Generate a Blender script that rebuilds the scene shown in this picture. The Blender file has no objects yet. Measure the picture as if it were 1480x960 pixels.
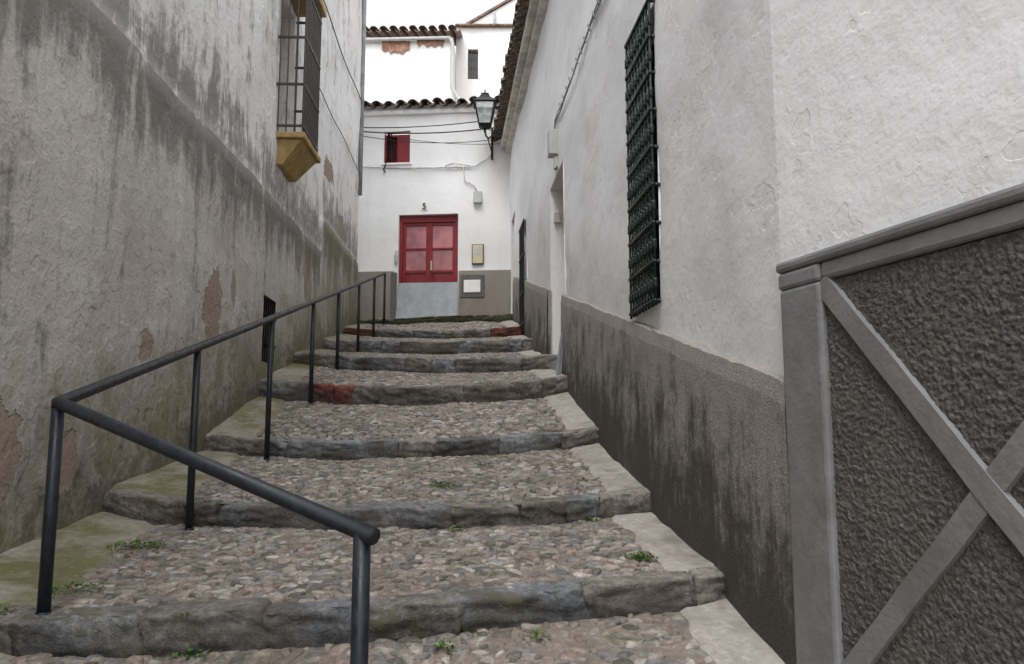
import bpy, bmesh, math, random
import numpy as np
from mathutils import Vector, noise as mn
random.seed(7); rng=np.random.default_rng(7)
S=bpy.context.scene
R=math.radians

# ---------------------------------------------------------------- materials
class N:
    def __init__(s,name):
        s.m=bpy.data.materials.new(name); s.m.use_nodes=True; s.nt=s.m.node_tree
        s.b=s.nt.nodes['Principled BSDF']; s.b.inputs['Roughness'].default_value=.9
        s.b.inputs['Specular IOR Level'].default_value=.25
        tc=s.nt.nodes.new('ShaderNodeTexCoord'); s.p=tc.outputs['Object']
        sp=s.nd('ShaderNodeSeparateXYZ',{0:s.p}); s.x,s.y,s.z=sp.outputs
    def nd(s,t,ins=None,**pr):
        n=s.nt.nodes.new(t)
        for k,v in pr.items(): setattr(n,k,v)
        for k,v in (ins or {}).items(): s.put(n.inputs[k],v)
        return n
    def put(s,sock,v):
        if isinstance(v,bpy.types.NodeSocket): s.nt.links.new(v,sock)
        else:
            if isinstance(v,(tuple,list)) and len(v)==3 and sock.type=='RGBA': v=(*v,1)
            sock.default_value=v
    def st(s,sx,sy,sz):
        return s.nd('ShaderNodeMapping',{0:s.p,3:(sx,sy,sz)}).outputs[0]
    def noise(s,sc,de=3,ro=.65,v=None,di=0):
        return s.nd('ShaderNodeTexNoise',{'Vector':v or s.p,'Scale':sc,'Detail':min(de,4),'Roughness':ro,'Distortion':di}).outputs[0]
    def mix(s,f,a,b,mode='MIX'):
        n=s.nd('ShaderNodeMix',data_type='RGBA',blend_type=mode); s.put(n.inputs[0],f); s.put(n.inputs[6],a); s.put(n.inputs[7],b); return n.outputs[2]
    def r(s,v,lo,hi,a=0.,b=1.):
        return s.nd('ShaderNodeMapRange',{0:v,1:lo,2:hi,3:a,4:b},interpolation_type='SMOOTHSTEP').outputs[0]
    def ma(s,op,a,b=0.,c=0.):
        n=s.nd('ShaderNodeMath',operation=op); s.put(n.inputs[0],a); s.put(n.inputs[1],b); s.put(n.inputs[2],c); return n.outputs[0]
    def mul(s,a,b): return s.ma('MULTIPLY',a,b)
    def add(s,a,b): return s.ma('ADD',a,b)
    def sub(s,a,b): return s.ma('SUBTRACT',a,b)
    def bump(s,h,d,st=1.,nrm=None):
        n=s.nd('ShaderNodeBump',{'Strength':st,'Distance':d,'Height':h})
        if nrm: s.put(n.inputs['Normal'],nrm)
        return n.outputs[0]
    def out(s,col=None,nrm=None,rough=None):
        if col is not None: s.put(s.b.inputs['Base Color'],col)
        if nrm is not None: s.put(s.b.inputs['Normal'],nrm)
        if rough is not None: s.put(s.b.inputs['Roughness'],rough)
        return s.m

def m_white(name,base=(.78,.79,.81),warm=(.64,.62,.59),grime=(.36,.35,.33),amt=.5,peel=True):
    n=N(name)
    big=n.noise(.9,4); st=n.noise(1,4,.65,n.st(6,6,.7)); fine=n.noise(45,2,.7); mid=n.noise(5,4,.62)
    c=n.mix(n.mul(n.r(big,.45,.75),.6*amt+.1),base,warm)
    c=n.mix(n.mul(n.r(st,.55,.8),.5*amt),c,grime)
    c=n.mix(n.mul(n.r(mid,.56,.72),.3*amt+.07),c,warm)
    h=n.add(n.mul(mid,.010),n.mul(fine,.0013))
    if peel:
        lay=n.r(n.noise(1.9,4,.6),.575,.582)
        c=n.mix(n.mul(lay,.26),c,(.64,.63,.62))
        lay2=n.mul(n.r(n.noise(6,4,.65),.62,.63),n.r(big,.48,.58))
        c=n.mix(n.mul(lay2,.45),c,(.56,.55,.53))
        h=n.sub(h,n.add(n.mul(lay,.0011),n.mul(lay2,.0014)))
        hg=n.sub(n.z,n.add(n.mul(n.y,.233),-.50))
        dust=n.mul(n.r(n.add(hg,n.mul(mid,.8)),.3,1.3,1,0),.30)
        c=n.mix(dust,c,(.55,.53,.50))
    return n.out(c,n.bump(h,1.))

def m_left():
    n=N('weathered_plaster')
    big=n.noise(.8,4); st=n.noise(1,4,.7,n.st(4,4,.5)); st2=n.noise(1,4,.72,n.st(13,13,1.1)); mid=n.noise(4,4,.72); fine=n.noise(40,2,.7); m2=n.noise(11,4,.75)
    zb=n.add(n.mul(n.ma('GREATER_THAN',n.y,10.6),.48),2.45)
    d=n.sub(n.z,n.add(zb,n.mul(n.sub(mid,.5),.10)))
    mix1=n.add(n.add(n.mul(st,.35),n.mul(st2,.22)),n.add(n.mul(mid,.28),n.mul(m2,.15)))
    near=n.r(n.ma('ABSOLUTE',d),0,.9,.12,0)
    c_up=n.mix(n.mul(n.r(n.add(mix1,near),.495,.63),.84),(.76,.755,.745),(.20,.195,.185))
    c_up=n.mix(n.mul(n.r(big,.52,.7),.30),c_up,(.56,.51,.45))
    c_lo=n.mix(n.r(big,.4,.65),(.53,.505,.475),(.45,.415,.375))
    c_lo=n.mix(n.mul(n.r(mid,.50,.66),.5),c_lo,(.64,.62,.59))
    hg=n.add(n.sub(n.z,n.mul(n.y,.25)),1.5)
    c_lo=n.mix(n.mul(n.r(n.add(mix1,n.r(d,-.9,0,0,.16)),.49,.65),.88),c_lo,(.15,.142,.13))
    c_lo=n.mix(n.mul(n.r(m2,.55,.68),.4),c_lo,(.22,.20,.175))
    damp=n.mul(n.r(n.add(hg,n.add(n.mul(mid,1.3),n.mul(m2,.8))),.9,2.1,1,0),.80)
    c_lo=n.mix(damp,c_lo,(.215,.185,.145))
    dk=n.mul(n.r(n.add(hg,n.add(n.mul(m2,1.3),n.mul(mid,.9))),.9,1.35,1,0),.75)
    c_lo=n.mix(dk,c_lo,(.085,.078,.055))
    gn=n.mul(n.r(n.add(hg,n.mul(st,2.4)),1.2,2.3,1,0),n.r(n.noise(2.3,4),.46,.58))
    c_lo=n.mix(n.mul(gn,.62),c_lo,(.175,.175,.075))
    far=n.mul(n.r(n.y,8.8,10.5),n.r(st,.40,.58)); c_lo=n.mix(n.mul(far,.65),c_lo,(.17,.165,.085))
    c=n.mix(n.r(d,-.015,.015),c_lo,c_up)
    tot=None
    jag=n.mul(n.sub(n.noise(5,4,.65),.5),1.9)
    for (cy,cz,ry,rz) in [(6.38,1.03,.20,.34),(4.27,-.2,.12,.22),(6.85,1.25,.06,.15),(3.6,-.12,.24,.24),(12.2,3.2,.35,.2),(11.0,3.75,.3,.16),(5.2,.55,.10,.10),(9.6,1.9,.12,.3)]:
        a=n.ma('POWER',n.ma('DIVIDE',n.sub(n.y,cy),ry),2.); b=n.ma('POWER',n.ma('DIVIDE',n.sub(n.z,cz),rz),2.)
        e=n.add(n.ma('SQRT',n.add(a,b)),jag); k=n.r(e,.95,1.0,1,0)
        tot=k if tot is None else n.ma('MAXIMUM',tot,k)
    c=n.mix(tot,c,n.mix(n.noise(14,4),(.40,.32,.26),(.22,.18,.145)))
    lay=n.r(big,.53,.545)
    h=n.sub(n.add(n.add(n.mul(mid,.020),n.mul(m2,.006)),n.mul(fine,.004)),n.add(n.mul(lay,.004),n.mul(tot,.018)))
    return n.out(c,n.bump(h,1.))

def m_dado(name,light=(.37,.345,.315),dark=(.032,.029,.025),k=.233,z0=1.42,lo=.05,hi=.78,soft=1.):
    n=N(name)
    hg=n.add(n.sub(n.z,n.mul(n.y,k)),z0)
    st=n.noise(1,4,.72,n.st(7,7,1.3)); sp=n.noise(110,2,.8); mid=n.noise(3.2,4,.72); sp2=n.noise(28,4,.8)
    c=n.mix(n.r(sp,.35,.65),light,tuple(x*.6 for x in light))
    c=n.mix(n.mul(n.r(mid,.5,.7),.35),c,tuple(x*.55 for x in light))
    e=n.add(n.add(hg,n.mul(n.sub(st,.5),-1.5)),n.mul(n.sub(mid,.5),-1.4))
    e=n.add(e,n.mul(n.sub(sp2,.5),-.9))
    f=n.r(n.add(e,n.mul(n.sub(sp,.5),-.5)),lo,hi,soft,0)
    c=n.mix(n.mul(f,.93),c,n.mix(n.r(sp,.4,.6),dark,tuple(x*2.4 for x in dark)))
    return n.out(c,n.bump(n.add(n.mul(mid,.012),n.mul(sp,.007)),1.))

def m_simple(name,col,rough=.85,var=.25,sc=12,bd=.004,metal=0,spec=.3,dirt=None,bsc=None):
    n=N(name); a=n.noise(sc,3,.65)
    c=n.mix(n.r(a,.3,.7),tuple(x*(1-var) for x in col),tuple(min(1,x*(1+var)) for x in col))
    if dirt: c=n.mix(n.mul(n.r(n.noise(3.1,4,.7),.5,.68),.7),c,dirt)
    n.b.inputs['Metallic'].default_value=metal; n.b.inputs['Specular IOR Level'].default_value=spec
    nr=n.bump(n.noise(bsc or sc*4,2,.7),bd)
    return n.out(c,nr,n.r(a,.3,.7,max(.05,rough-.12),min(1,rough+.1)))

def m_attr(name,dirt=(.07,.06,.05),moss=(.06,.075,.03),rough=.75,mossamt=.6,dirtamt=.6,dlo=.48,bd=.006,mlo=.57):
    n=N(name); a=n.nd('ShaderNodeAttribute',attribute_name='Col').outputs['Color']
    v=n.noise(34,4,.75)
    c=n.mix(n.r(v,.35,.65),n.mix(.45,a,(0,0,0)),a)
    c=n.mix(n.mul(n.r(v,.58,.72),.25),c,(.45,.42,.38))
    c=n.mix(n.mul(n.r(n.noise(2.6,4,.72),dlo,dlo+.18),dirtamt),c,dirt)
    c=n.mix(n.mul(n.r(n.noise(3.7,4,.78,n.st(1,1.4,1)),mlo,mlo+.08),mossamt),c,moss)
    return n.out(c,n.bump(v,bd),rough)

def m_concrete(name,base,moss,amt,lo=.45):
    n=N(name); big=n.noise(1.6,4,.78); v=n.noise(30,4,.75); m=n.noise(5,4,.7)
    c=n.mix(n.r(v,.35,.65),tuple(x*.70 for x in base),base)
    c=n.mix(n.mul(n.r(m,.48,.68),.6),c,tuple(x*.5 for x in base))
    c=n.mix(n.mul(n.r(n.add(n.mul(big,.7),n.mul(v,.3)),lo,lo+.14),amt),c,moss)
    c=n.mix(n.mul(n.r(v,.56,.68),.3),c,(.5,.46,.42))
    return n.out(c,n.bump(n.add(m,n.mul(v,.5)),.016))

def m_tile(name,base=(.17,.10,.065)):
    n=N(name); a=n.noise(7,4,.7); b=n.noise(28,3,.7)
    c=n.mix(n.r(a,.35,.65),base,(.07,.06,.052)); c=n.mix(n.mul(n.r(b,.52,.65),.8),c,(.32,.30,.26))
    return n.out(c,n.bump(b,.01))

M_left=m_left()
M_rw=m_white('lime_wash',amt=.26)
M_fw=m_white('lime_wash_far',base=(.78,.785,.79),amt=.24,peel=False)
M_bw=m_white('lime_wash_back',base=(.73,.735,.74),amt=.8,peel=False)
M_dado=m_dado('pebble_dash')
M_dadof=m_dado('pebble_dash_far',light=(.34,.31,.275),dark=(.12,.10,.085),k=0.,z0=-2.15,soft=.6)
M_band=m_simple('grey_paint',(.180,.180,.184),.6,.12,5,.003,dirt=(.145,.143,.14),bsc=30)
M_stucco=m_simple('grey_stucco',(.100,.098,.096),.9,.35,60,.005,dirt=(.135,.125,.11),bsc=150)
M_cob=m_attr('cobble_stone',mossamt=.6,dirtamt=.6,dlo=.48,dirt=(.13,.11,.09),mlo=.565)
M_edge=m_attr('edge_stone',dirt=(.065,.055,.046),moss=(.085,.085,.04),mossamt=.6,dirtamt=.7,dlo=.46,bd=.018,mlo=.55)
M_mort=m_concrete('mortar',(.235,.20,.17),(.085,.085,.045),.65,.49)
M_strip=m_concrete('concrete_slab',(.40,.37,.335),(.14,.12,.095),.7,.49)
M_stripL=m_concrete('mossy_slab',(.31,.28,.23),(.115,.112,.042),.9,.445)
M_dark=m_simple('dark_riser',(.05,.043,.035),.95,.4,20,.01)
M_rail=m_simple('painted_steel',(.014,.017,.024),.45,.35,30,.0008,spec=.35,bsc=120)
M_green=m_simple('green_iron',(.006,.016,.013),.5,.3,20,.001,spec=.4)
M_brown=m_simple('brown_iron',(.035,.025,.022),.5,.3,20,.001,spec=.5)
M_ochre=m_simple('ochre_paint',(.36,.25,.10),.8,.25,8,.006,dirt=(.24,.18,.11))
M_red=m_simple('red_paint',(.20,.010,.016),.45,.2,6,.001,spec=.5)
M_redglass=m_simple('door_glass',(.40,.16,.17),.08,.35,1.6,.0006,spec=.9,bsc=4)
M_blue=m_simple('galvanised_board',(.33,.36,.38),.5,.12,4,.002,dirt=(.28,.29,.29))
M_black=m_simple('black_cable',(.012,.012,.012),.6,.2)
M_void=m_simple('dark_interior',(.010,.010,.011),.95,.2,spec=.1)
M_glass=m_simple('window_glass',(.03,.035,.04),.08,.2,2,.0005,spec=.8)
M_tile=m_tile('clay_tile',(.15,.10,.07)); M_tileo=m_tile('clay_tile_weathered',(.27,.15,.10))
M_brick=m_simple('exposed_brick',(.30,.17,.12),.95,.35,9,.02)
M_box=m_simple('grey_plastic',(.45,.46,.45),.55,.08,5,.001)
M_cream=m_simple('cream_plastic',(.55,.49,.32),.5,.1,5,.001)
M_wbox=m_simple('white_enamel',(.78,.78,.76),.4,.05,5,.001)
M_dkgrey=m_simple('dark_grey_render',(.12,.115,.11),.85,.2,20,.004)
M_pipe=m_simple('grey_pipe',(.26,.27,.28),.6,.25,7,.002)
M_leaf=m_simple('leaf',(.06,.13,.022),.6,.4,30,.001)
M_ground=m_simple('earth',(.20,.17,.13),.95,.3,2,.02)
M_frost=m_simple('lantern_bulb',(.62,.64,.66),.25,.05,5,.0005,spec=.6)

# ---------------------------------------------------------------- helpers
def empty(name):
    o=bpy.data.objects.new(name,None); S.collection.objects.link(o); return o
def mesh(name,v,f,mat,par=None,smooth=False,bev=0,cols=None):
    me=bpy.data.meshes.new(name); me.from_pydata([tuple(p) for p in v],[],f); me.update()
    me.materials.append(mat)
    if smooth: me.polygons.foreach_set('use_smooth',[True]*len(me.polygons))
    o=bpy.data.objects.new(name,me); S.collection.objects.link(o)
    if par: o.parent=par
    if bev:
        b=o.modifiers.new('bevel','BEVEL'); b.width=bev; b.segments=2; b.limit_method='ANGLE'
    return o
class B:
    def __init__(s): s.v=[]; s.f=[]
    def hexa(s,p):
        n=len(s.v); s.v+=[Vector(q) for q in p]
        s.f+=[[n+i for i in q] for q in ((0,3,2,1),(4,5,6,7),(0,1,5,4),(1,2,6,5),(2,3,7,6),(3,0,4,7))]
    def fbox(s,f,a0,a1,z0,z1,o0,o1):
        s.hexa([f(a0,z0,o0),f(a1,z0,o0),f(a1,z0,o1),f(a0,z0,o1),f(a0,z1,o0),f(a1,z1,o0),f(a1,z1,o1),f(a0,z1,o1)])
    def tube(s,pts,r,seg=10,cap=True):
        pts=[Vector(p) for p in pts]; n0=len(s.v); nrm=None; k=len(pts)
        for i,p in enumerate(pts):
            a=(pts[i]-pts[i-1]).normalized() if i>0 else None
            b=(pts[i+1]-pts[i]).normalized() if i<k-1 else None
            t=((a or b)+(b or a)).normalized()
            sc=1/max(.5,t.dot(a or b))
            if nrm is None:
                ref=Vector((0,0,1)) if abs(t.z)<.9 else Vector((1,0,0)); nrm=t.cross(ref).normalized()
            nrm=(nrm-t*nrm.dot(t)).normalized(); bi=t.cross(nrm)
            for j in range(seg):
                w=2*math.pi*j/seg; s.v.append(p+(nrm*math.cos(w)+bi*math.sin(w))*r*(1+(sc-1)*.6))
        for i in range(k-1):
            for j in range(seg):
                q=n0+i*seg; s.f.append([q+j,q+(j+1)%seg,q+seg+(j+1)%seg,q+seg+j])
        if cap:
            s.f.append([n0+j for j in range(seg)][::-1]); s.f.append([n0+(k-1)*seg+j for j in range(seg)])
    def tile(s,p_out,p_in,across,r,up=True,th=.016):
        p_out=Vector(p_out);p_in=Vector(p_in);ac=Vector(across).normalized(); n=len(s.v); K=8
        sg=1 if up else -1
        for P,rr in ((p_out,r),(p_out,r-th),(p_in,r*.9),(p_in,r*.9-th)):
            for j in range(K+1):
                w=math.pi*j/K; s.v.append(P+ac*math.cos(w)*rr+Vector((0,0,sg*math.sin(w)*rr*.85)))
        L=K+1
        for j in range(K):
            s.f.append([n+j,n+j+1,n+2*L+j+1,n+2*L+j]); s.f.append([n+L+j,n+L+j+1,n+3*L+j+1,n+3*L+j])
            s.f.append([n+j,n+j+1,n+L+j+1,n+L+j])
        s.f.append([n,n+L,n+3*L,n+2*L]); s.f.append([n+K,n+L+K,n+3*L+K,n+2*L+K])
    def build(s,name,mat,par=None,smooth=False,bev=0): return mesh(name,s.v,s.f,mat,par,smooth,bev)

def frame(fx,fy,nx,ny):
    l=math.hypot(nx,ny); nx/=l; ny/=l
    return lambda a,z,o=0.: Vector((fx(a)+nx*o, fy(a)+ny*o, z))
RX=lambda Y:1.31-.09*Y
LX=lambda Y:-2.3-.038*Y
NX=lambda Y:1.8965-.29*Y
CY=2.9325
fR=frame(RX,lambda Y:Y,-1,-.09)
fL=frame(LX,lambda Y:Y,1,.038)
fN=frame(NX,lambda Y:Y,-1,-.29)
fF=frame(lambda X:X,lambda X:14.95-.08*X,-.08,-1)

def breaks(lo,hi,pts,step):
    b=sorted(set([lo,hi]+[p for p in pts if lo<p<hi])); out=[]
    for i in range(len(b)-1):
        k=max(1,int(math.ceil((b[i+1]-b[i])/step)))
        out+=[b[i]+(b[i+1]-b[i])*j/k for j in range(k)]
    return out+[hi]
def gridwall(name,f,a0,a1,z0,z1,step,mat,par,holes=(),lump=.012,lsc=1.1,off=lambda a,z:0.,exa=(),exz=(),seed=0,smooth=True,pull=None):
    A=breaks(a0,a1,[h[0] for h in holes]+[h[1] for h in holes]+list(exa),step)
    Z=breaks(z0,z1,[h[2] for h in holes]+[h[3] for h in holes]+list(exz),step)
    V=[];F=[]
    def P(a,z):
        q=f(a,z,0.); d=lump*mn.noise(q*lsc+Vector((seed,0,0)))+lump*.4*mn.noise(q*lsc*3.7)
        if pull is not None: d*=min(1,abs(a-pull)*2.5)
        return f(a,z,off(a,z)+d)
    for z in Z:
        for a in A: V.append(P(a,z))
    n=len(A)
    for j in range(len(Z)-1):
        for i in range(n-1):
            ca=(A[i]+A[i+1])/2; cz=(Z[j]+Z[j+1])/2
            if any(h[0]<ca<h[1] and h[2]<cz<h[3] for h in holes): continue
            F.append([j*n+i,j*n+i+1,(j+1)*n+i+1,(j+1)*n+i])
    for h in holes:
        ha,hb,hz,ht,dp=h
        for (s,e) in (((ha,hz),(hb,hz)),((hb,hz),(hb,ht)),((hb,ht),(ha,ht)),((ha,ht),(ha,hz))):
            k=len(V); V+=[P(*s),P(*e),f(e[0],e[1],-dp),f(s[0],s[1],-dp)]; F.append([k,k+1,k+2,k+3])
    o=mesh(name,V,F,mat,par,False)
    if smooth:
        o.data.polygons.foreach_set('use_smooth',[True]*len(F))
        o.data.update()
    return o

# ---------------------------------------------------------------- street profile
ED=[None,
 [(-2.42,2.95,-.70,-.83),(-.65,3.08,-.707,-.837),(1.02,3.57,-.657,-.775)],
 [(-2.48,4.72,-.41,-.545),(-.9,4.5,-.475,-.595),(.89,4.75,-.40,-.525)],
 [(-2.55,6.35,-.08,-.22),(-.88,6.12,-.130,-.256),(.77,6.3,-.02,-.15)],
 [(-2.6,7.8,.46,.284),(-.97,7.7,.385,.21),(.61,7.8,.495,.32)],
 [(-2.65,9.2,.874,.725),(-1.05,9.1,.79,.62),(.48,9.2,.85,.683)],
 [(-2.7,10.8,1.22,1.05),(-1.2,10.7,1.17,.99),(.34,10.8,1.22,1.05)],
 [(-2.77,12.4,1.59,1.47),(-1.3,12.3,1.51,1.39),(.19,12.4,1.615,1.45)],
 [(-2.82,13.7,1.89,1.80),(-1.5,13.75,1.955,1.84),(.06,13.95,2.03,1.9)]]
def E(i,x):
    if i==0: return (-4.,-2.2,-2.3)
    if i==9: return (15.4,2.1,2.1)
    p=ED[i]; x=max(p[0][0],min(p[2][0],x)); r=[0,0,0]
    for k in range(3):
        w=1.
        for j in range(3):
            if j!=k: w*=(x-p[j][0])/(p[k][0]-p[j][0])
        for c in range(3): r[c]+=w*p[k][c+1]
    d=.045*mn.noise(Vector((x*1.6,i*5.3,0)))+.012*mn.noise(Vector((x*6,i*5.3,0)))
    e=.016*mn.noise(Vector((x*2.3,i*3.3,4)))
    return (r[0]+d,r[1]+e,r[2]+e)
def xl(Y): return LX(Y)-.03
def xr(Y): return (RX(Y) if Y>CY else NX(Y))+.03
def T(i,a,b,setback=.0):
    pts=[]
    for k,idx in ((i,1),(i+1,2)):
        Y=E(k,-.7)[0]
        for _ in range(3):
            x=xl(Y)+(xr(Y)-xl(Y))*a; e=E(k,x); Y=e[0]
        pts.append([x,Y,e[idx]])
    p,q=pts
    if setback and i>0: p[1]+=setback
    v=Vector([p[c]+(q[c]-p[c])*b for c in range(3)])
    v.x=xl(v.y)+(xr(v.y)-xl(v.y))*a
    v.z+=.014*mn.noise(v*2.2)+.004*mn.noise(v*7)
    return v
def gz(x,y):
    for i in range(9):
        a=E(i,x);c=E(i+1,x)
        if a[0]<=y<c[0]:
            return a[1]+(c[2]-a[1])*(y-a[0])/(c[0]-a[0])
    return 2.1

street=empty('stepped_alley')
for i in range(9):
    NA=40; NB=60 if i==0 else 16
    V=[T(i,a/NA,b/NB,.06) for b in range(NB+1) for a in range(NA+1)]
    F=[[j*(NA+1)+k,j*(NA+1)+k+1,(j+1)*(NA+1)+k+1,(j+1)*(NA+1)+k] for j in range(NB) for k in range(NA)]
    mesh('tread_mortar_%d'%i,V,F,M_mort,street,True)
    if i<8:
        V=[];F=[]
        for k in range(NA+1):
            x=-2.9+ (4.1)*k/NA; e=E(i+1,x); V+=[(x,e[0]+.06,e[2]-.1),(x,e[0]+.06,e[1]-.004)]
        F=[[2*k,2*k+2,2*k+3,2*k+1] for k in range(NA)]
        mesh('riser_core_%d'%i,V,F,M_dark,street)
WL={0:(.7,.66),1:(.66,.42),2:(.58,.38),3:(.5,.36),4:(.45,.35)}
def lw(i,b):
    w=WL.get(i,(.38,.33)); return w[0]+(w[1]-w[0])*b
def strip(name,i,side,mat):
    V=[];F=[];NB=80 if i==0 else 30;NA=8
    for j in range(NB+1):
        b=j/NB
        for k in range(NA+1):
            t=k/NA; p=T(i,.5,b); W=xr(p.y)-xl(p.y)
            jag=.05*mn.noise(Vector((p.y*3.1,i*2.,side)))+.03*mn.noise(Vector((p.y*14,i*2.,side)))
            w=(lw(i,b) if side<0 else .33)+jag
            a=(w/W)*t if side<0 else 1-(w/W)*t
            q=T(i,a,b,.10); q.z+=.015-(.020 if k==NA else 0)+.010*mn.noise(q*5)
            if j==0 and i>0: q.z-=.03
            if side<0: q.z+=.012*(1-t)
            V.append(q)
    F=[[j*(NA+1)+k,j*(NA+1)+k+1,(j+1)*(NA+1)+k+1,(j+1)*(NA+1)+k] for j in range(NB) for k in range(NA)]
    mesh(name,V,F,mat,street,True)
for i in range(9):
    strip('mossy_border_%d'%i,i,-1,M_stripL); strip('slab_border_%d'%i,i,1,M_strip)

def template(kind,sub):
    bm=bmesh.new()
    if kind=='ico': bmesh.ops.create_icosphere(bm,subdivisions=sub,radius=1)
    else:
        bmesh.ops.create_cube(bm,size=2); bmesh.ops.subdivide_edges(bm,edges=bm.edges[:],cuts=sub,use_grid_fill=True)
    v=np.array([p.co[:] for p in bm.verts]); f=[[q.index for q in p.verts] for p in bm.faces]; bm.free()
    if kind!='ico':
        n=22.; L=(np.abs(v)**n).sum(1)**(1/n); v=v/L[:,None]
    return v,f
def scatter(name,tv,tf,xf,cols,mat,par,smooth=True):
    nv=len(tv);k=len(xf); fl=len(tf[0]); tfa=np.array(tf)
    V=np.concatenate(xf); Fi=(tfa[None,:,:]+(np.arange(k)*nv)[:,None,None]).reshape(-1)
    me=bpy.data.meshes.new(name); me.vertices.add(len(V)); me.vertices.foreach_set('co',V.astype(np.float32).reshape(-1))
    nf=len(tf)*k; me.loops.add(nf*fl); me.loops.foreach_set('vertex_index',Fi.astype(np.int32))
    me.polygons.add(nf); me.polygons.foreach_set('loop_start',(np.arange(nf)*fl).astype(np.int32))
    me.polygons.foreach_set('use_smooth',np.full(nf,smooth)); me.update(calc_edges=True); me.validate()
    at=me.color_attributes.new('Col','FLOAT_COLOR','POINT')
    C=np.ones((k,nv,4),np.float32)
    for q in range(k): C[q,:,:3]=cols[q]
    at.data.foreach_set('color',C.reshape(-1))
    me.materials.append(mat); o=bpy.data.objects.new(name,me); S.collection.objects.link(o); o.parent=par; return o
# cobbles: flat split stones bedded tightly in mortar
tv,tf=template('ico',2); xf=[];cols=[]
pang=np.arctan2(tv[:,1],tv[:,0])
pal=[(.31,.275,.24),(.25,.225,.20),(.37,.33,.285),(.30,.24,.20),(.19,.18,.17),(.41,.375,.335),(.33,.265,.225),(.24,.235,.23),(.34,.30,.245),(.47,.43,.39),(.30,.26,.225),(.16,.145,.13)]
for i in range(9):
    sp=.060 if i<3 else .066
    y0=E(i,-.7)[0]; y1=E(i+1,-.7)[0]
    if i==0: y0=1.2
    row=0; y=y0-.4
    while y<y1+.5:
        x=xl(y)+.2; row+=1
        x+= (row%2)*sp*.5
        while x<xr(y)-.2:
            px=x+random.uniform(-.4,.4)*sp; py=y+random.uniform(-.4,.4)*sp*.8
            x+=sp*random.choice([.7,.9,1.05,1.35])
            e0=E(i,px); e1=E(i+1,px)
            lo=max(e0[0],y0 if i==0 else -9)+ (.11 if i else 0)
            if py<lo or py>e1[0]-.0: continue
            b=(py-e0[0])/(e1[0]-e0[0])
            if px-xl(py)<lw(i,b)+.0+random.uniform(-.02,.05) or xr(py)-px<.33+random.uniform(-.02,.04): continue
            if mn.noise(Vector((px*2.1,py*2.1,3)))>.40 and random.random()<.6: continue
            z=gz(px,py); sl=(e1[2]-e0[1])/(e1[0]-e0[0])
            z+=.014*mn.noise(Vector((px,py,z))*2.2)
            rx=random.uniform(.40,1.05)*sp*.86; ry=rx*random.uniform(.35,.8); rz=random.uniform(.012,.016)
            w=tv.copy()
            ks=random.randint(3,6); o_=random.uniform(0,6.28); rad=np.full(len(w),1.3)
            for q in range(ks):
                th=o_+6.283*q/ks+random.uniform(-.3,.3); cc=np.cos(pang-th); dk=random.uniform(.70,1.)
                rad=np.where(cc>.15,np.minimum(rad,dk/np.maximum(cc,.15)),rad)
            w[:,0]*=rad; w[:,1]*=rad
            w[:,2]=np.sign(w[:,2])*np.abs(w[:,2])**.38
            w+=rng.normal(0,.045,w.shape)
            w=w*np.array([rx,ry,rz]); th=random.gauss(0.25,.75); c_,s_=math.cos(th),math.sin(th)
            X=w[:,0]*c_-w[:,1]*s_; Y=w[:,0]*s_+w[:,1]*c_
            tx=random.gauss(0,.07); ty=random.gauss(0,.07)
            Z=w[:,2]+Y*sl+X*tx+Y*ty
            xf.append(np.stack([X+px,Y+py,Z+z-.005+random.uniform(-.003,.003)],1))
            cols.append(np.array(random.choice(pal))*random.uniform(.70,1.12))
        y+=sp*.58
scatter('cobblestones',tv,tf,xf,cols,M_cob,street)
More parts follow.
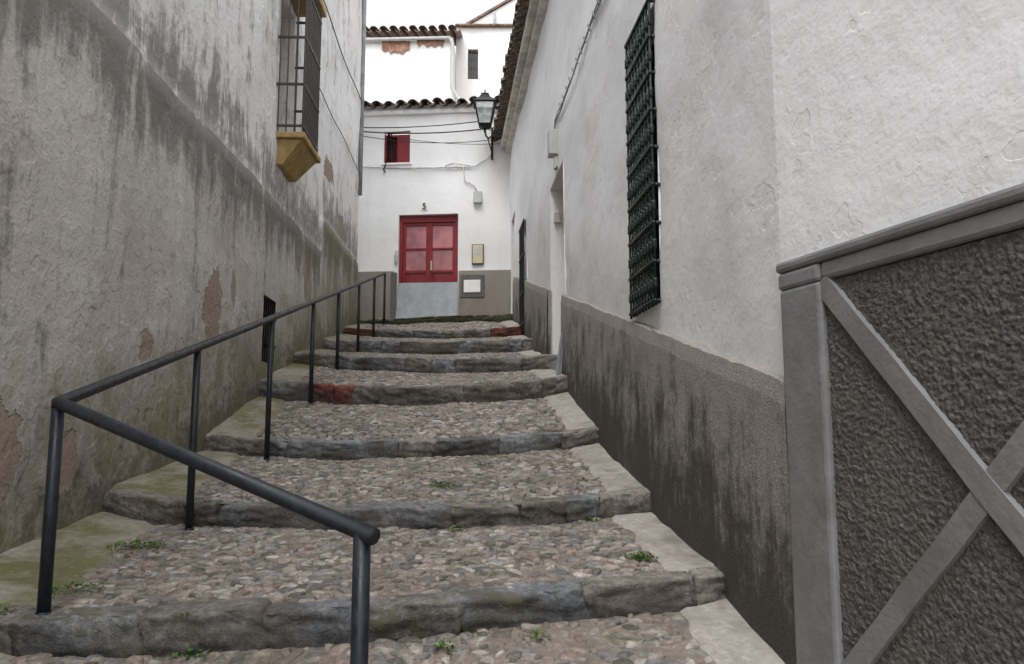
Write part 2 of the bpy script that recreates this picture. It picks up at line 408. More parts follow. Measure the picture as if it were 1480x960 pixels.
# edge stones: long worn slabs set on edge
tv,tf=template('cube',11); xf=[];cols=[]
ep=[(.25,.26,.275),(.28,.255,.225),(.245,.23,.215),(.29,.27,.24),(.22,.22,.222),(.255,.27,.285),(.26,.235,.205)]
for i in range(1,9):
    x=xl(E(i,-2.4)[0]); xe=xr(E(i,.9)[0])
    while x<xe:
        L=random.choice([.2,.28,.36,.45,.55,.7])*random.uniform(.85,1.2)
        if x<xl(5)+.35: L=.6
        x1=min(x+L,xe+.05)
        if xe-x1<.16: x1=xe+.05
        cx=(x+x1)/2
        w=tv.copy(); e=E(i,cx); h=(e[1]-e[2])+.06
        X=cx+w[:,0]*(x1-x+.006)/2
        dj=random.uniform(-.012,.012); hj=random.uniform(-.005,.005); tl=random.uniform(-.012,.012); yw=random.uniform(-.04,.04)
        sk=random.uniform(-.03,.03)
        Yd=np.zeros(len(X));Zd=np.zeros(len(X)); sd=random.random()*50
        dep=random.uniform(.10,.17); g=np.zeros(len(X))
        for k in range(len(X)):
            ee=E(i,X[k]); zz=w[k,2]
            nz=mn.noise(Vector((X[k]*3.5,i*9,zz*.6))); nz2=mn.noise(Vector((X[k]*11,w[k,1]*2+sd,zz*3.0))); nz3=mn.noise(Vector((X[k]*30,w[k,1]*6+sd,zz*9))); nz4=mn.noise(Vector((X[k]*60,w[k,1]*9+sd,zz*14)))
            front=(1-w[k,1])*.5
            chip=max(0,mn.noise(Vector((X[k]*9,sd,7.)))-.05)
            Yd[k]=ee[0]+dj+(w[k,1]+1)*.5*dep+ nz*.022+front*(nz2*.022+nz3*.013+nz4*.006)+w[k,0]*yw*(x1-x)*.5
            Yd[k]+=front*max(0,zz-.6)*chip*.16 + front*max(0,-zz)*.010
            slope=.12*(w[k,1]+1)*.5*dep
            Zd[k]=ee[1]+.010+hj-(1-zz)*.5*h+nz*.008+(1-front*.3)*nz2*.005+nz3*.003+slope+tl*w[k,0]*.4 - front*max(0,zz)*chip*.05
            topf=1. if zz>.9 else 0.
            g[k]=min(1.05,max(.22,.52+zz*.22+topf*.22+nz*.4+nz2*.45+nz3*.25))  # vertex tone paints in riser shade plus mossy grime: darker downward, top lighter
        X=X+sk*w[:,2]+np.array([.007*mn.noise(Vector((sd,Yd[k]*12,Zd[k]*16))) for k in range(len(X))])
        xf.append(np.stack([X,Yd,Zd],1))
        c=np.array(random.choice(ep))*random.uniform(.85,1.12)
        if i==4 and -2.3<cx<-1.5: c=np.array((.24,.06,.05))
        if i==7 and (cx>-.35): c=np.array((.24,.055,.045))
        if i==7 and -2.6<cx<-2.1: c=np.array((.22,.085,.07))
        if i==4 and -.3<cx<.7: c=np.array((.28,.24,.22))
        if i==8: c=np.array((.085,.095,.04))
        if (cx<xl(5)+.4 or cx>xe-.3) and i not in (4,7,8): c=np.array((.33,.30,.265))*random.uniform(.8,1.1)
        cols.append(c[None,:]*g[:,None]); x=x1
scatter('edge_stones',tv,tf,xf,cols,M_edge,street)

# ---------------------------------------------------------------- ground
mesh('ground',[(-600,-600,-2.6),(600,-600,-2.6),(600,900,-2.6),(-600,900,-2.6)],[[0,1,2,3]],M_ground)

# ---------------------------------------------------------------- left house
LH=empty('plastered_house')
def offL(a,z):
    zb=2.45 if a<10.62 else 2.93
    return .025 if z<zb-.001 else 0.
hl=[(7.86,8.42,.66,1.36,.22),(8.17,8.82,3.24,4.92,.18)]
gridwall('wall',fL,-5,13.7,-3,9.2,.14,M_left,LH,hl,lump=.04,off=offL,exa=(10.62,10.64),exz=(2.445,2.455,2.925,2.935))
b=B(); b.fbox(fL,13.7,13.705,-3,9.2,-5,0); b.fbox(fL,-5,-4.99,-3,9.2,-5,0); b.build('end_wall',M_left,LH)
b=B(); b.fbox(fL,-5.2,13.9,9.2,9.4,-5.2,.25); b.build('roof_slab',M_tile,LH)
b=B(); b.fbox(fL,7.8,8.48,.6,1.42,-.30,-.22); b.fbox(fL,8.1,8.9,3.2,5,-.26,-.18); b.build('window_panes',M_glass,LH)
b=B()
for k in range(7):
    a=7.9+k*.08; b.tube([fL(a,.66,.0),fL(a,1.36,.0)],.009,8)
for z in (.85,1.15): b.fbox(fL,7.86,8.42,z,z+.02,-.012,.012)
b.build('cellar_grille',M_void,LH)
b=B()
A0,A1,O=8.11,8.86,.30
for k in range(12):
    a=A0+(A1-A0)*k/11; b.tube([fL(a,3.2,O),fL(a,5.0,O)],.009,6)
for k in range(4):
    o=.03+k*.09
    for a in (A0,A1): b.tube([fL(a,3.2,o),fL(a,5.0,o)],.008,6)
for z in (3.27,3.75,4.3,4.88):
    b.fbox(fL,A0-.01,A1+.01,z,z+.025,O-.012,O+.012)
    for a in (A0,A1): b.fbox(fL,a-.01,a+.01,z,z+.025,0,O)
for k in range(11):
    a=A0+(A1-A0)*(k+.5)/11
    for z in (3.5,4.02,4.6):
        b.tube([fL(a+.028*math.cos(t*.785),z+.05*math.sin(t*.785),O) for t in range(9)],.005,5,False)
b.build('window_cage',M_brown,LH)
b=B(); b.fbox(fL,8.2,8.5,3.26,4.9,-.15,-.12); b.build('window_shutter',M_wbox,LH,bev=.004)
b=B()
b.fbox(fL,A0-.05,A1+.05,3.13,3.2,-.02,O+.04)
b.hexa([fL(A0+.06,2.86,-.02),fL(A1-.06,2.86,-.02),fL(A1-.06,2.86,.08),fL(A0+.06,2.86,.08),fL(A0-.01,3.128,-.02),fL(A1+.01,3.128,-.02),fL(A1+.01,3.128,O),fL(A0-.01,3.128,O)])
b.fbox(fL,A0-.07,A1+.07,5.0,5.1,-.02,O+.05); b.fbox(fL,A0-.03,A1+.03,5.102,5.3,-.02,O+.01)
b.build('window_sill_and_hood',M_ochre,LH,bev=.012)
b=B(); b.tube([fL(13.66,4.2,.03),fL(13.66,9.1,.03)],.04,10); b.build('downpipe',M_pipe,LH,True)
b=B(); b.tube([fL(a,5.9+.04*math.sin(a*2),.04) for a in np.linspace(9.5,13.6,16)],.009,6); b.tube([fL(a,4.6-.02*math.sin(a*3),.035) for a in np.linspace(9.3,13.6,14)],.007,6); b.build('wall_cables',M_black,LH,True)

# ---------------------------------------------------------------- right house
RH=empty('white_house')
hr=[(4.57,5.15,.74,2.66,.22),(8.2,9.3,-.2,2.92,.30),(11.9,12.6,.5,3.3,.16),(13.95,14.75,.5,4.0,.25)]
gridwall('wall',fR,CY,14.98,-3,5.62,.13,M_rw,RH,hr,lump=.035,seed=4,pull=CY)
def dado(name,a0,a1):
    NA=max(2,int((a1-a0)/.06));V=[];F=[];NZ=24
    for j in range(NZ+2):
        for i in range(NA+1):
            a=a0+(a1-a0)*i/NA; top=.178+.233*(a-2.94)+.022*mn.noise(Vector((a*1.7,0,0)))+.010*mn.noise(Vector((a*9,0,0)))
            z0=top-2.0; t=min(j,NZ)/NZ; z=z0+(top-z0)*t; q=fR(a,z,0)
            d=.045+.014*mn.noise(q*1.3)+.006*mn.noise(q*6)
            if j==NZ: d-=.012
            if j==NZ+1: d=-.01; z+=.012
            V.append(fR(a,z,d))
    n=NA+1
    F=[[j*n+i,j*n+i+1,(j+1)*n+i+1,(j+1)*n+i] for j in range(NZ+1) for i in range(NA)]
    for i in (0,NA):
        k=len(V); a=a0 if i==0 else a1
        zt=V[NZ*n+i].z; V+=[fR(a,zt-2,-.02),fR(a,zt,-.02)]; F.append([k,i,NZ*n+i,k+1])
    mesh(name,V,F,M_dado,RH,False)
dado('dado_a',2.86,8.2);dado('dado_b',9.3,11.9);dado('dado_c',12.6,13.95)
b=B(); b.fbox(fR,4.5,5.2,.7,2.8,-.3,-.14); b.build('window_pane',M_void,RH)
b=B()
for z in (1.38,2.06): b.fbox(fR,4.57,5.15,z,z+.05,-.15,-.10)
b.fbox(fR,4.84,4.88,.74,2.66,-.15,-.101); b.fbox(fR,4.57,4.62,.74,2.66,-.15,-.09); b.fbox(fR,5.1,5.15,.74,2.66,-.15,-.09)
b.build('window_frame',M_green,RH)
b=B(); w0,w1,O=4.565,5.165,.035
nb=9
for k in range(nb):
    a=w0+(w1-w0)*k/(nb-1)
    b.tube([fR(a,.72,O),fR(a,2.68,O)],.0085,6)
    for z in np.arange(.86,2.6,.24):
        b.tube([fR(a,z-.03,O),fR(a,z-.012,O),fR(a,z+.012,O),fR(a,z+.03,O)],.015,6)
zs=list(np.arange(.74,2.72,.24))
for z in zs:
    b.fbox(fR,w0-.01,w1+.01,z,z+.022,O-.013,O+.013)
    for a in (w0,w1): b.fbox(fR,a-.009,a+.009,z,z+.02,-.03,O)
for z in zs[:-1]:
    for k in range(nb-1):
        a=w0+(w1-w0)*(k+.5)/(nb-1)
        for zc,rz in ((z+.065,.035),(z+.185,.035)):
            b.tube([fR(a+.029*math.cos(t*math.pi/4),zc+rz*math.sin(t*math.pi/4),O) for t in range(9)],.005,5,False)
b.build('window_grille',M_green,RH,True)
b=B(); b.fbox(fR,8.15,9.35,-.2,2.95,-.34,-.30); b.fbox(fR,13.9,14.8,.5,4.05,-.3,-.25); b.build('side_doors',m_simple('pinkish_wood',(.40,.28,.25),.7,.2,5),RH)
b=B(); b.fbox(fR,11.9,12.6,.6,3.3,-.17,-.12)
for k in range(9): b.tube([fR(11.93+k*.08,1.5,.05),fR(11.93+k*.08,3.28,.05)],.01,6)
for z in (1.6,2.1,2.7,3.22): b.fbox(fR,11.9,12.6,z,z+.03,.035,.065)
b.build('green_side_door',M_green,RH)
b=B(); b.fbox(fR,8.21,9.29,-.3,gz(.5,8.7)+.15,-.3,.02); b.build('door_threshold',M_strip,RH,bev=.02)
b=B(); b.fbox(fR,8.55,8.72,3.12,3.42,0,.11); b.fbox(fR,8.57,8.64,2.95,3.1,0,.05); b.build('meter_box',M_box,RH,bev=.01)
b=B()
b.hexa([Vector((.52,9.285,2.5)),Vector((.60,9.285,2.5)),Vector((.60,9.25,2.5)),Vector((.52,9.25,2.5)),Vector((.52,9.285,2.62)),Vector((.60,9.285,2.62)),Vector((.60,9.25,2.62)),Vector((.52,9.25,2.62))])
b.build('doorbell',M_box,RH)
b=B()
for dz,ph in ((0,0),(.025,1.3)):
    b.tube([fR(a,3.52+dz+.02*math.sin(a*2.1+ph)+.008*math.sin(a*9+ph),.03) for a in np.linspace(3.1,8.62,70)]+[fR(8.63,3.40,.04)],.008,6)
for k in range(26):
    a=3.1+k*.21; b.tube([fR(a,3.49,.03),fR(a+.03,3.56,.045),fR(a+.05,3.53,.03)],.007,5)
b.build('wall_cable',M_pipe,RH,True)
b=B(); b.tube([fR(8.6,2.96,.03),fR(8.45,2.94,.03)],.01,6); b.tube([fR(8.1,.2,.06),fR(8.1,.75,.06)],.012,6); b.build('conduit',M_pipe,RH,True)
b=B(); b.hexa([(.46,8.0,.50),(.52,8.05,.50),(.52,8.35,.52),(.46,8.35,.52),(.53,8.02,.98),(.555,8.05,.98),(.555,8.3,1.0),(.53,8.3,1.0)]); b.build('door_guard',M_blue,RH,bev=.005)
b=B(); b.fbox(fR,2.0,14.9,5.46,5.54,-.1,.10); b.fbox(fR,2.0,14.92,5.543,5.66,-.1,.2); b.build('cornice',m_simple('cornice_plaster',(.60,.56,.51),.9,.2,5,dirt=(.36,.32,.28)),RH,bev=.015)
b=B(); a=1.9; k=0
while a<14.95:
    j=random.uniform(-.02,.03)
    p=fR(a,5.76+random.uniform(-.008,.01),.36+j); q=fR(a,6.28,-1.0)
    b.tile(p,q,(.09,-1,0),.085,True)
    p=fR(a+.105,5.765,.33+j); q=fR(a+.105,6.27,-1.0); b.tile(p,q,(.09,-1,0),.075,False)
    a+=.21
b.build('roof_tiles',M_tile,RH,True)
b=B(); b.hexa([fR(-4,6.22,-1),fR(15,6.22,-1),fR(15,7.6,-5),fR(-4,7.6,-5),fR(-4,6.25,-1),fR(15,6.25,-1),fR(15,7.7,-5),fR(-4,7.7,-5)]); b.fbox(fR,14.93,14.98,-3,6.2,-5,-.02); b.build('roof_and_gable',M_tile,RH)
# near wing
gridwall('near_wall',fN,-5,CY,-1.2,5.9,.13,M_rw,RH,lump=.02,seed=4,pull=CY)
H=.60
def stucco(name,y1,y0,zt,zb,st):
    V=[];NA=int((y1-y0)/st); NZ=int((zt-zb)/st)
    for j in range(NZ+1):
        z=zt-j*st
        for i in range(NA+1):
            a=y1-i*st; q=fN(a,z,0)
            h=mn.noise(q*48)*.35+mn.noise(q*115)*.65
            V.append(fN(a,z,.034+.0056*max(-.6,h*1.7)))
    n=NA+1
    F=[[j*n+i,j*n+i+1,(j+1)*n+i+1,(j+1)*n+i] for j in range(NZ) for i in range(NA)]
    mesh(name,V,F,M_stucco,RH,True)
stucco('stucco_panel',2.66,1.5,.50,-1.0,.0045); stucco('stucco_panel_b',1.502,-.1,.50,-1.4,.012)
b=B()
b.fbox(fN,2.655,2.872,-3,.505,-.1,.060)
b.fbox(fN,-5,2.655,.505,H-.03,-.1,.053)
b.fbox(fN,-5,2.885,H-.03,H+.012,-.1,.066)
b.fbox(fN,2.655,2.878,.503,H-.031,-.1,.062)
for c in (1.42,.18): b.fbox(fN,c-.06,c+.06,-3,.504,-.1,.053)
b.fbox(fN,-5,.12,-3,.504,-.1,.04)
o=b.build('grey_band',M_band,RH,bev=.014)
def diag(a0,z0,a1,z1,w,o0,o1,mat,name):
    p=Vector((a1-a0,z1-z0)).normalized(); q=Vector((-p.y,p.x))*w/2; bb=B(); K=24
    def pt(t,s):
        ww=1+.10*mn.noise(Vector((t*9,s*3+a0,z0)))
        return (a0+(a1-a0)*t+s*q.x*ww, z0+(z1-z0)*t+s*q.y*ww)
    for k in range(K):
        t0,t1=k/K,(k+1)/K
        cs=[pt(t0,-1),pt(t1,-1),pt(t1,1),pt(t0,1)]; ci=[pt(t0,-.8),pt(t1,-.8),pt(t1,.8),pt(t0,.8)]
        n=len(bb.v)
        bb.v+=[fN(a,z,o0) for a,z in cs]+[fN(a,z,o1) for a,z in ci]
        bb.f+=[[n+4,n+5,n+6,n+7],[n,n+1,n+5,n+4],[n+2,n+3,n+7,n+6]]
    return bb.build(name,mat,RH)
for (l,r) in ((2.66,1.48),(1.36,.24)):
    diag(l,.50,r,-.84,.088,.0,.051,M_band,'cross_band')
    diag(l,-.84,r,.50,.088,.0,.048,M_band,'cross_band_b')
b=B(); b.fbox(fR,-5,2.86,-3,6.2,-5,-1.2); b.build('house_core',M_rw,RH)

# ---------------------------------------------------------------- far house
FH=empty('white_house')
hf=[(-2.29,-1.08,1.6,4.24,.20),(-2.62,-2.08,5.32,6.0,.16)]
gridwall('wall',fF,-5,1.5,-1,6.55,.14,M_fw,FH,hf,lump=.035,seed=2)
b=B()
b.fbox(fF,-5,-2.36,1.4,3.08,-.02,.03); b.fbox(fF,-1.06,1.5,1.4,3.07,-.02,.03)
b.build('dado',M_dadof,FH,bev=.01)
b=B(); b.fbox(fF,-2.42,-2.30,1.4,3.05,-.03,.045); b.build('door_post',M_dkgrey,FH,bev=.01)
b=B()
b.fbox(fF,-2.29,-1.08,4.10,4.24,-.2,-.10)
b.fbox(fF,-2.29,-2.22,1.8,4.10,-.2,-.10); b.fbox(fF,-1.15,-1.08,1.8,4.10,-.2,-.10)
for (l,r) in ((-2.22,-1.69),(-1.68,-1.15)):
    for z0,z1 in ((4.04,4.098),(3.54,3.58),(3.06,3.12),(2.75,2.80),(1.9,2.0)): b.fbox(fF,l+.06,r-.06,z0,z1,-.18,-.13)
    b.fbox(fF,l,l+.06,1.9,4.098,-.18,-.128); b.fbox(fF,r-.06,r,1.9,4.098,-.18,-.128)
    b.fbox(fF,l+.06,r-.06,1.9,3.05,-.17,-.155); b.fbox(fF,l+.13,r-.13,2.84,3.02,-.155,-.14)
b.fbox(fF,-1.70,-1.665,1.9,4.098,-.18,-.115)
b.build('red_door',M_red,FH,bev=.006)
b=B(); b.fbox(fF,-2.17,-1.74,3.0,4.05,-.165,-.16); b.fbox(fF,-1.63,-1.20,3.0,4.05,-.165,-.16); b.build('door_glass',M_redglass,FH)
b=B(); b.fbox(fF,-1.645,-1.62,3.1,3.3,-.125,-.08); b.build('door_handle',M_cream,FH,bev=.004)
b=B(); b.hexa([fF(-2.31,1.9,.06),fF(-1.07,1.9,.06),fF(-1.07,1.9,.10),fF(-2.31,1.9,.10),fF(-2.27,2.84,-.04),fF(-1.07,2.84,-.04),fF(-1.07,2.84,.0),fF(-2.27,2.84,.0)]); b.build('flood_board',M_blue,FH,bev=.004)
b=B(); b.fbox(fF,-2.36,-2.09,5.33,5.94,-.08,-.045)
b.fbox(fF,-2.62,-2.58,5.33,5.94,-.1,-.04);b.fbox(fF,-2.58,-2.09,5.90,5.945,-.1,-.042);b.fbox(fF,-2.58,-2.36,5.33,5.37,-.1,-.04)
b.build('red_shutter',M_red,FH,bev=.004)
b=B(); b.fbox(fF,-2.6,-2.1,5.3,5.98,-.17,-.14); b.build('window_dark',m_simple('shade_red',(.07,.012,.014),.8),FH)
b=B(); b.fbox(fF,-2.66,-2.04,5.28,5.32,-.02,.05); b.build('sill',M_fw,FH,bev=.008)
b=B(); b.fbox(fF,-.77,-.60,4.43,4.67,0,.10); b.fbox(fF,-2.34,-2.31,3.2,3.5,0,.03); b.fbox(fF,-2.36,-2.29,3.25,3.42,.03,.05); b.build('meter_box',M_box,FH,bev=.01)
b=B(); b.fbox(fF,-.80,-.56,3.19,3.60,-.01,.02); b.build('meter_frame',M_dkgrey,FH,bev=.005)
b=B(); b.fbox(fF,-.78,-.58,3.21,3.58,.0,.035); b.build('meter_cover',M_cream,FH,bev=.005)
b=B(); b.fbox(fF,-.735,-.625,3.38,3.52,.03,.04); b.build('meter_glass',M_box,FH)
b=B(); b.fbox(fF,-1.02,-.54,2.52,2.98,0,.05); b.build('mailbox_frame',M_dkgrey,FH,bev=.01)
b=B(); b.fbox(fF,-.95,-.62,2.62,2.87,0,.065); b.build('mailbox',M_wbox,FH,bev=.006)
b=B(); b.fbox(fF,-1.83,-1.71,4.33,4.49,0,.012); b.build('number_tile',M_wbox,FH,bev=.003)
cu=bpy.data.curves.new('house_number','FONT'); cu.body='5'; cu.size=.17; cu.extrude=.003; cu.offset=.002; cu.align_x='CENTER'; cu.materials.append(M_black)
o=bpy.data.objects.new('house_number',cu); S.collection.objects.link(o); o.location=fF(-1.77,4.35,.018); o.rotation_euler=(R(90),0,math.atan(-.08)); o.parent=FH
b=B(); X=-5
while X<1.5:
    p=fF(X,6.50+random.uniform(-.02,.02),.24+random.uniform(-.03,.03)); q=fF(X,7.4,-2.8); b.tile(p,q,(1,-.08,0),.10,True,.02)
    p=fF(X+.125,6.51,.2+random.uniform(-.02,.03)); q=fF(X+.125,7.38,-2.8); b.tile(p,q,(1,-.08,0),.08,False,.02)
    X+=.25
b.build('roof_tiles',M_tile,FH,True)
b=B(); b.fbox(fF,-5,1.5,6.34,6.44,-.1,.07); b.build('eave_moulding',M_fw,FH,bev=.02)
b=B(); b.hexa([fF(-5,6.42,0),fF(1.5,6.42,0),fF(1.5,7.28,-2.8),fF(-5,7.28,-2.8),fF(-5,6.45,0),fF(1.5,6.45,0),fF(1.5,7.3,-2.8),fF(-5,7.3,-2.8)]); b.build('roof_deck',M_tile,FH)
b=B()
def sag(p,q,s,n=24):
    p=Vector(p);q=Vector(q); return [p.lerp(q,t)-Vector((0,0,4*s*t*(1-t))) for t in np.linspace(0,1,n)]
b.tube(sag(fF(-3.2,5.27,.03),fF(-.78,5.2,.03),.03),.014,6)
b.tube([fF(-1.35,5.22,.03),fF(-1.2,5.28,.03),fF(-.75,5.2,.03),fF(-.5,5.35,.03),fF(-.42,5.45,.03)],.012,6)
b.tube([fF(-.98,5.21,.03),fF(-.95,4.9,.03),fF(-.75,4.8,.03),fF(-.69,4.66,.03)],.012,6)
b.build('white_conduit',m_simple('conduit_grey',(.5,.5,.5),.7),FH,True)
b=B()
b.tube(sag(fF(-3.3,6.08,.1),fF(-.55,6.12,.12),.06),.010,6)
b.tube(sag(fF(-3.3,6.0,.12),fF(-.1,5.98,.15),.10),.012,6)
b.tube(sag(fF(-3.3,5.93,.14),fF(.0,5.75,.15),.16),.007,6)
b.tube(sag(fF(-2.5,5.85,.14),fF(.0,5.62,.15),.08),.006,6)
b.tube(sag(fF(-.5,5.9,.3),(-.0,14.3,5.6),.05),.010,6)
b.build('overhead_cables',M_black,None,True)
b=B()
random.seed(3)
for k in range(5):
    x=-2.50+random.uniform(-.04,.06); z=5.96
    pts=[fF(x,z,.03)]
    for j in range(random.choice([4,6,8])):
        x+=random.uniform(-.045,.045); z-=random.uniform(.08,.12); pts.append(fF(x,z,.03+random.uniform(0,.04)))
    b.tube(pts,.013,5)
b.build('hanging_dry_plant',M_void,None,True)

# ---------------------------------------------------------------- street lamp
b=B(); cx,cy=-.53,14.42
def ring(w,z): return [Vector((cx-w,cy-w,z)),Vector((cx+w,cy-w,z)),Vector((cx+w,cy+w,z)),Vector((cx-w,cy+w,z))]
lo,hi=ring(.11,5.84),ring(.19,6.26)
for k in range(4):
    b.tube([lo[k],hi[k]],.013,6); b.tube([lo[k],lo[(k+1)%4]],.014,6); b.tube([hi[k],hi[(k+1)%4]],.017,6)
b.hexa(ring(.225,6.265)+ring(.09,6.40)); b.hexa(ring(.10,6.402)+ring(.06,6.46)); b.hexa(ring(.08,6.462)+ring(.03,6.50)); b.tube([(cx,cy,6.5),(cx,cy,6.56)],.014,8)
for k in range(4):
    c=ring(.225,6.27)[k]; b.tube([c,c+Vector((0,0,.05))],.012,6)
b.hexa(ring(.06,5.77)+ring(.12,5.83)); b.tube([(cx,cy,5.70),(cx,cy,5.78)],.025,8)
b.tube([(cx,cy,5.72),(cx+.02,cy+.1,5.66),(cx+.06,cy+.28,5.68),(cx+.12,14.9,5.80),(cx+.13,14.95,5.9)],.017,8)
b.tube([fF(-.40,5.33,.03),fF(-.40,5.98,.03)],.022,8)
b.tube([(cx+.13,14.93,5.45),(cx+.10,cy+.35,5.52),(cx+.05,cy+.2,5.64)],.011,8)
lamp=b.build('street_lamp',M_black,None,False)
b=B(); b.hexa(ring(.10,5.85)+ring(.178,6.25))
g=N('lamp_glass_panes'); g.b.inputs['Transmission Weight'].default_value=.85; g.b.inputs['Base Color'].default_value=(.85,.9,.92,1); g.b.inputs['Roughness'].default_value=.12
o=b.build('lantern_glass',g.m,lamp)
b=B(); b.tube([(cx,cy,5.85),(cx,cy,6.0)],.03,8); b.tube([(cx,cy,6.0),(cx,cy,6.05),(cx,cy,6.14),(cx,cy,6.17)],.05,10); b.build('bulb',M_frost,lamp,True)

# ---------------------------------------------------------------- back houses
def house_back(name,x0,x1,y,ztop,depth,mat=M_bw,holes=(),slope=0.):
    h=empty(name); f=frame(lambda X:X,lambda X:y,0,-1)
    gridwall('wall',f,x0,x1,-2,ztop,.3,mat,h,holes,lump=.04)
    b=B(); b.fbox(f,x0,x0+.02,-2,ztop,-depth,-.03); b.fbox(f,x1-.02,x1,-2,ztop,-depth,-.03); b.build('side_walls',mat,h)
    return h,f
h,f=house_back('white_house',-9,-1.7,21,11.15,6)
b=B(); X=-9
while X<-1.65:
    b.tile(f(X,11.2+.012*(X+9)+random.uniform(-.02,.02),.28),f(X,12.3,-2.5),(1,0,0),.115,True,.02)
    b.tile(f(X+.14,11.2+.012*(X+9),.24),f(X+.14,12.25,-2.5),(1,0,0),.09,False,.02); X+=.28
b.build('roof_tiles',M_tileo,h,True)
b=B(); b.tube([f(-9,10.9,.12),f(-1.8,11.08,.12),f(-1.72,10.95,.1),f(-1.72,9.6,.08),f(-1.45,9.1,.08),f(-.9,8.9,.08)],.05,8); b.build('gutter_pipe',M_box,h,True)
b=B()
for (x0,x1,z0,z1) in ((-3.75,-2.95,10.62,11.02),(-2.75,-1.95,10.80,11.06)):
    pts=[];K=14
    for k in range(K): pts.append((x0+(x1-x0)*k/(K-1), z0+.16*random.random()+(.1 if k in(0,K-1) else 0)))
    n=len(b.v)
    for (x,z) in pts: b.v+=[f(x,z,.035),f(x,z1,.035)]
    for k in range(K-1): b.f.append([n+2*k,n+2*k+2,n+2*k+3,n+2*k+1])
b.build('exposed_brick',M_brick,h)
h,f=house_back('white_house',-1.69,3,22,12.0,6,holes=[(-1.33,-1.02,10.35,11.3,.15)])
b=B(); b.fbox(f,-1.4,-.95,10.3,11.35,-.2,-.15); b.build('window_pane',M_glass,h)
b=B()
for k in range(5): b.tube([f(-1.31+k*.07,10.35,0),f(-1.31+k*.07,11.3,0)],.012,5)
for z in (10.5,10.8,11.1): b.fbox(f,-1.33,-1.02,z,z+.03,-.01,.01)
b.build('window_bars',M_brown,h)
b=B(); b.fbox(f,-1.72,3,12.0,12.07,-3,.12); b.build('roof_edge',M_tileo,h,bev=.02)
h=empty('gabled_house')
y=26
P=[(-1.9,-2),(6,-2),(6,14.0),(2.3,16.6),(-1.9,14.05)]
V=[(x,y,z) for x,z in P]+[(x,y+8,z) for x,z in P]
mesh('walls',V,[[0,1,2,3,4],[5,6,7,8,9],[0,4,9,5],[1,2,7,6]],M_bw,h)
b=B()
for (x0,z0,x1,z1) in ((-2.0,14.01,2.3,16.64),(2.3,16.64,6.2,13.95)):
    b.hexa([(x0,y-.08,z0),(x1,y-.08,z1),(x1,y+8,z1),(x0,y+8,z0),(x0,y-.08,z0+.09),(x1,y-.08,z1+.09),(x1,y+8,z1+.09),(x0,y+8,z0+.09)])
b.build('roof',M_tileo,h)
b=B(); b.tube([(-.62,y-.1,9),(-.62,y-.1,14.7)],.05,8); b.build('downpipe',M_pipe,h,True)

# ---------------------------------------------------------------- handrail
b=B(); r=.0235
A=Vector((-.40,2.1,-.28)); Bp=Vector((-1.765,3.0,.09)); I=Vector((-2.285,13.6,2.73))
d=(A-Bp).normalized()
b.tube([A+d*.045,Bp,I],r,18)
b.tube([Bp+Vector((.0,0,.012)),Bp-Vector((0,0,.02))],r*1.05,18)
for x,yy,bt in ((A.x,A.y,None),(Bp.x,Bp.y,None),(-1.90,4.47,0),(-1.98,6.07,0),(-2.055,7.62,0),(-2.12,9.02,0),(-2.19,10.6,0),(-2.245,12.2,0),(-2.283,13.58,0)):
    if yy==A.y: zt=A.z
    elif yy==Bp.y: zt=Bp.z
    else:
        t=(yy-Bp.y)/(I.y-Bp.y); zt=Bp.z+(I.z-Bp.z)*t; x=Bp.x+(I.x-Bp.x)*t
    g=gz(x,yy)
    b.tube([(x,yy,g-.05),(x,yy,zt-.005)],r*1.02 if bt is None else .021,16)
    b.tube([(x,yy,g-.01),(x,yy,g+.012)],.028,14)
b.build('handrail',M_rail,None,True)

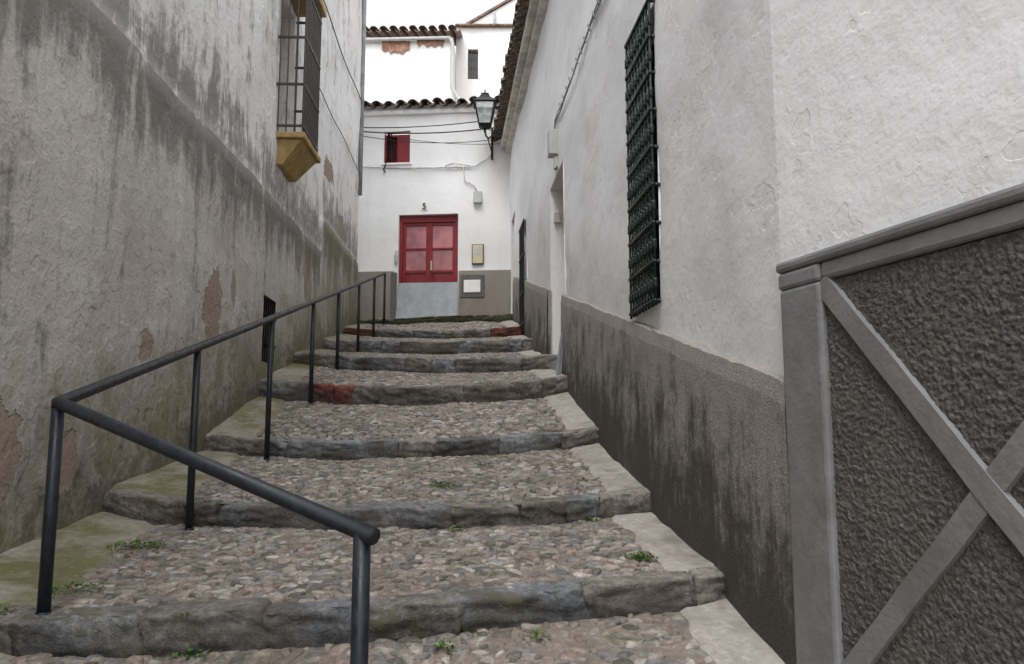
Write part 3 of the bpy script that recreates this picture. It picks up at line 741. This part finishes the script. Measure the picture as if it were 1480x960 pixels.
# ---------------------------------------------------------------- weeds
def weed(x,y,rad,n,hh=.05):
    V=[];F=[]
    for k in range(n):
        a=random.uniform(0,6.28); rr=rad*random.random()**.7; px=x+rr*math.cos(a)*1.4; py=y+rr*math.sin(a)
        l=random.uniform(.008,.022); w=l*.35; b_=random.uniform(0,6.28); h0=hh*random.random()*(1-rr/rad*.7)
        dx,dy=math.cos(b_),math.sin(b_); up=random.uniform(.1,.9)*l
        m=len(V); zz=gz(px,py)+.008+h0
        V+=[(px,py,zz),(px+dx*l*.5-dy*w,py+dy*l*.5+dx*w,zz+up*.6),(px+dx*l,py+dy*l,zz+up),(px+dx*l*.5+dy*w,py+dy*l*.5-dx*w,zz+up*.6)]
        F.append([m,m+1,m+2,m+3])
        if k%5==0:
            m=len(V); V+=[(px-.001,py,zz-h0-.01),(px+.001,py,zz-h0-.01),(px+dx*.003,py+dy*.003,zz)]; F.append([m,m+1,m+2])
    mesh('weed_plant',V,F,M_leaf)
for a in ((-1.92,4.02,.10,260,.035),(.62,3.78,.055,180,.03),(-.44,5.02,.09,220,.03),(-1.82,3.3,.09,150,.02),(-.3,4.42,.05,70,.02),(-1.2,2.98,.05,70,.02),(-.25,3.02,.035,60,.05),(-1.95,3.02,.06,80,.02),(-.15,6.0,.08,60,.012),(-1.5,6.6,.05,40,.015),(-.2,5.7,.07,60,.012),(.45,4.58,.05,40,.012),(-1.75,4.55,.05,40,.02),(.1,3.15,.04,35,.02),(-.9,4.40,.05,50,.02),(.3,7.0,.08,50,.012)):
    weed(*a)

# ---------------------------------------------------------------- light, camera
w=bpy.data.worlds.new('World'); S.world=w; w.use_nodes=True; nt=w.node_tree
sky=nt.nodes.new('ShaderNodeTexSky'); sky.sky_type='NISHITA'; sky.sun_disc=False
sky.sun_elevation=R(62); sky.sun_rotation=R(200); sky.dust_density=4; sky.air_density=1; sky.ozone_density=1
hs=nt.nodes.new('ShaderNodeHueSaturation'); hs.inputs['Saturation'].default_value=.11; hs.inputs['Value'].default_value=2.7
bg=nt.nodes['Background']; bg.inputs['Strength'].default_value=.15
nt.links.new(sky.outputs[0],hs.inputs['Color']); nt.links.new(hs.outputs[0],bg.inputs['Color'])
sl=bpy.data.lights.new('sun','SUN'); sl.energy=.8; sl.angle=R(40); sl.color=(1,.975,.95)
so=bpy.data.objects.new('sun',sl); S.collection.objects.link(so); so.rotation_euler=(R(28),0,R(-20))
cam=bpy.data.cameras.new('camera'); co=bpy.data.objects.new('camera',cam); S.collection.objects.link(co)
cam.lens=27; cam.sensor_width=36; cam.sensor_fit='HORIZONTAL'; cam.clip_start=.05; cam.clip_end=2000
co.location=(0,0,0); co.rotation_euler=(R(96.98),0,0); S.camera=co
S.view_settings.view_transform='Standard'; S.view_settings.look='None'; S.view_settings.exposure=0
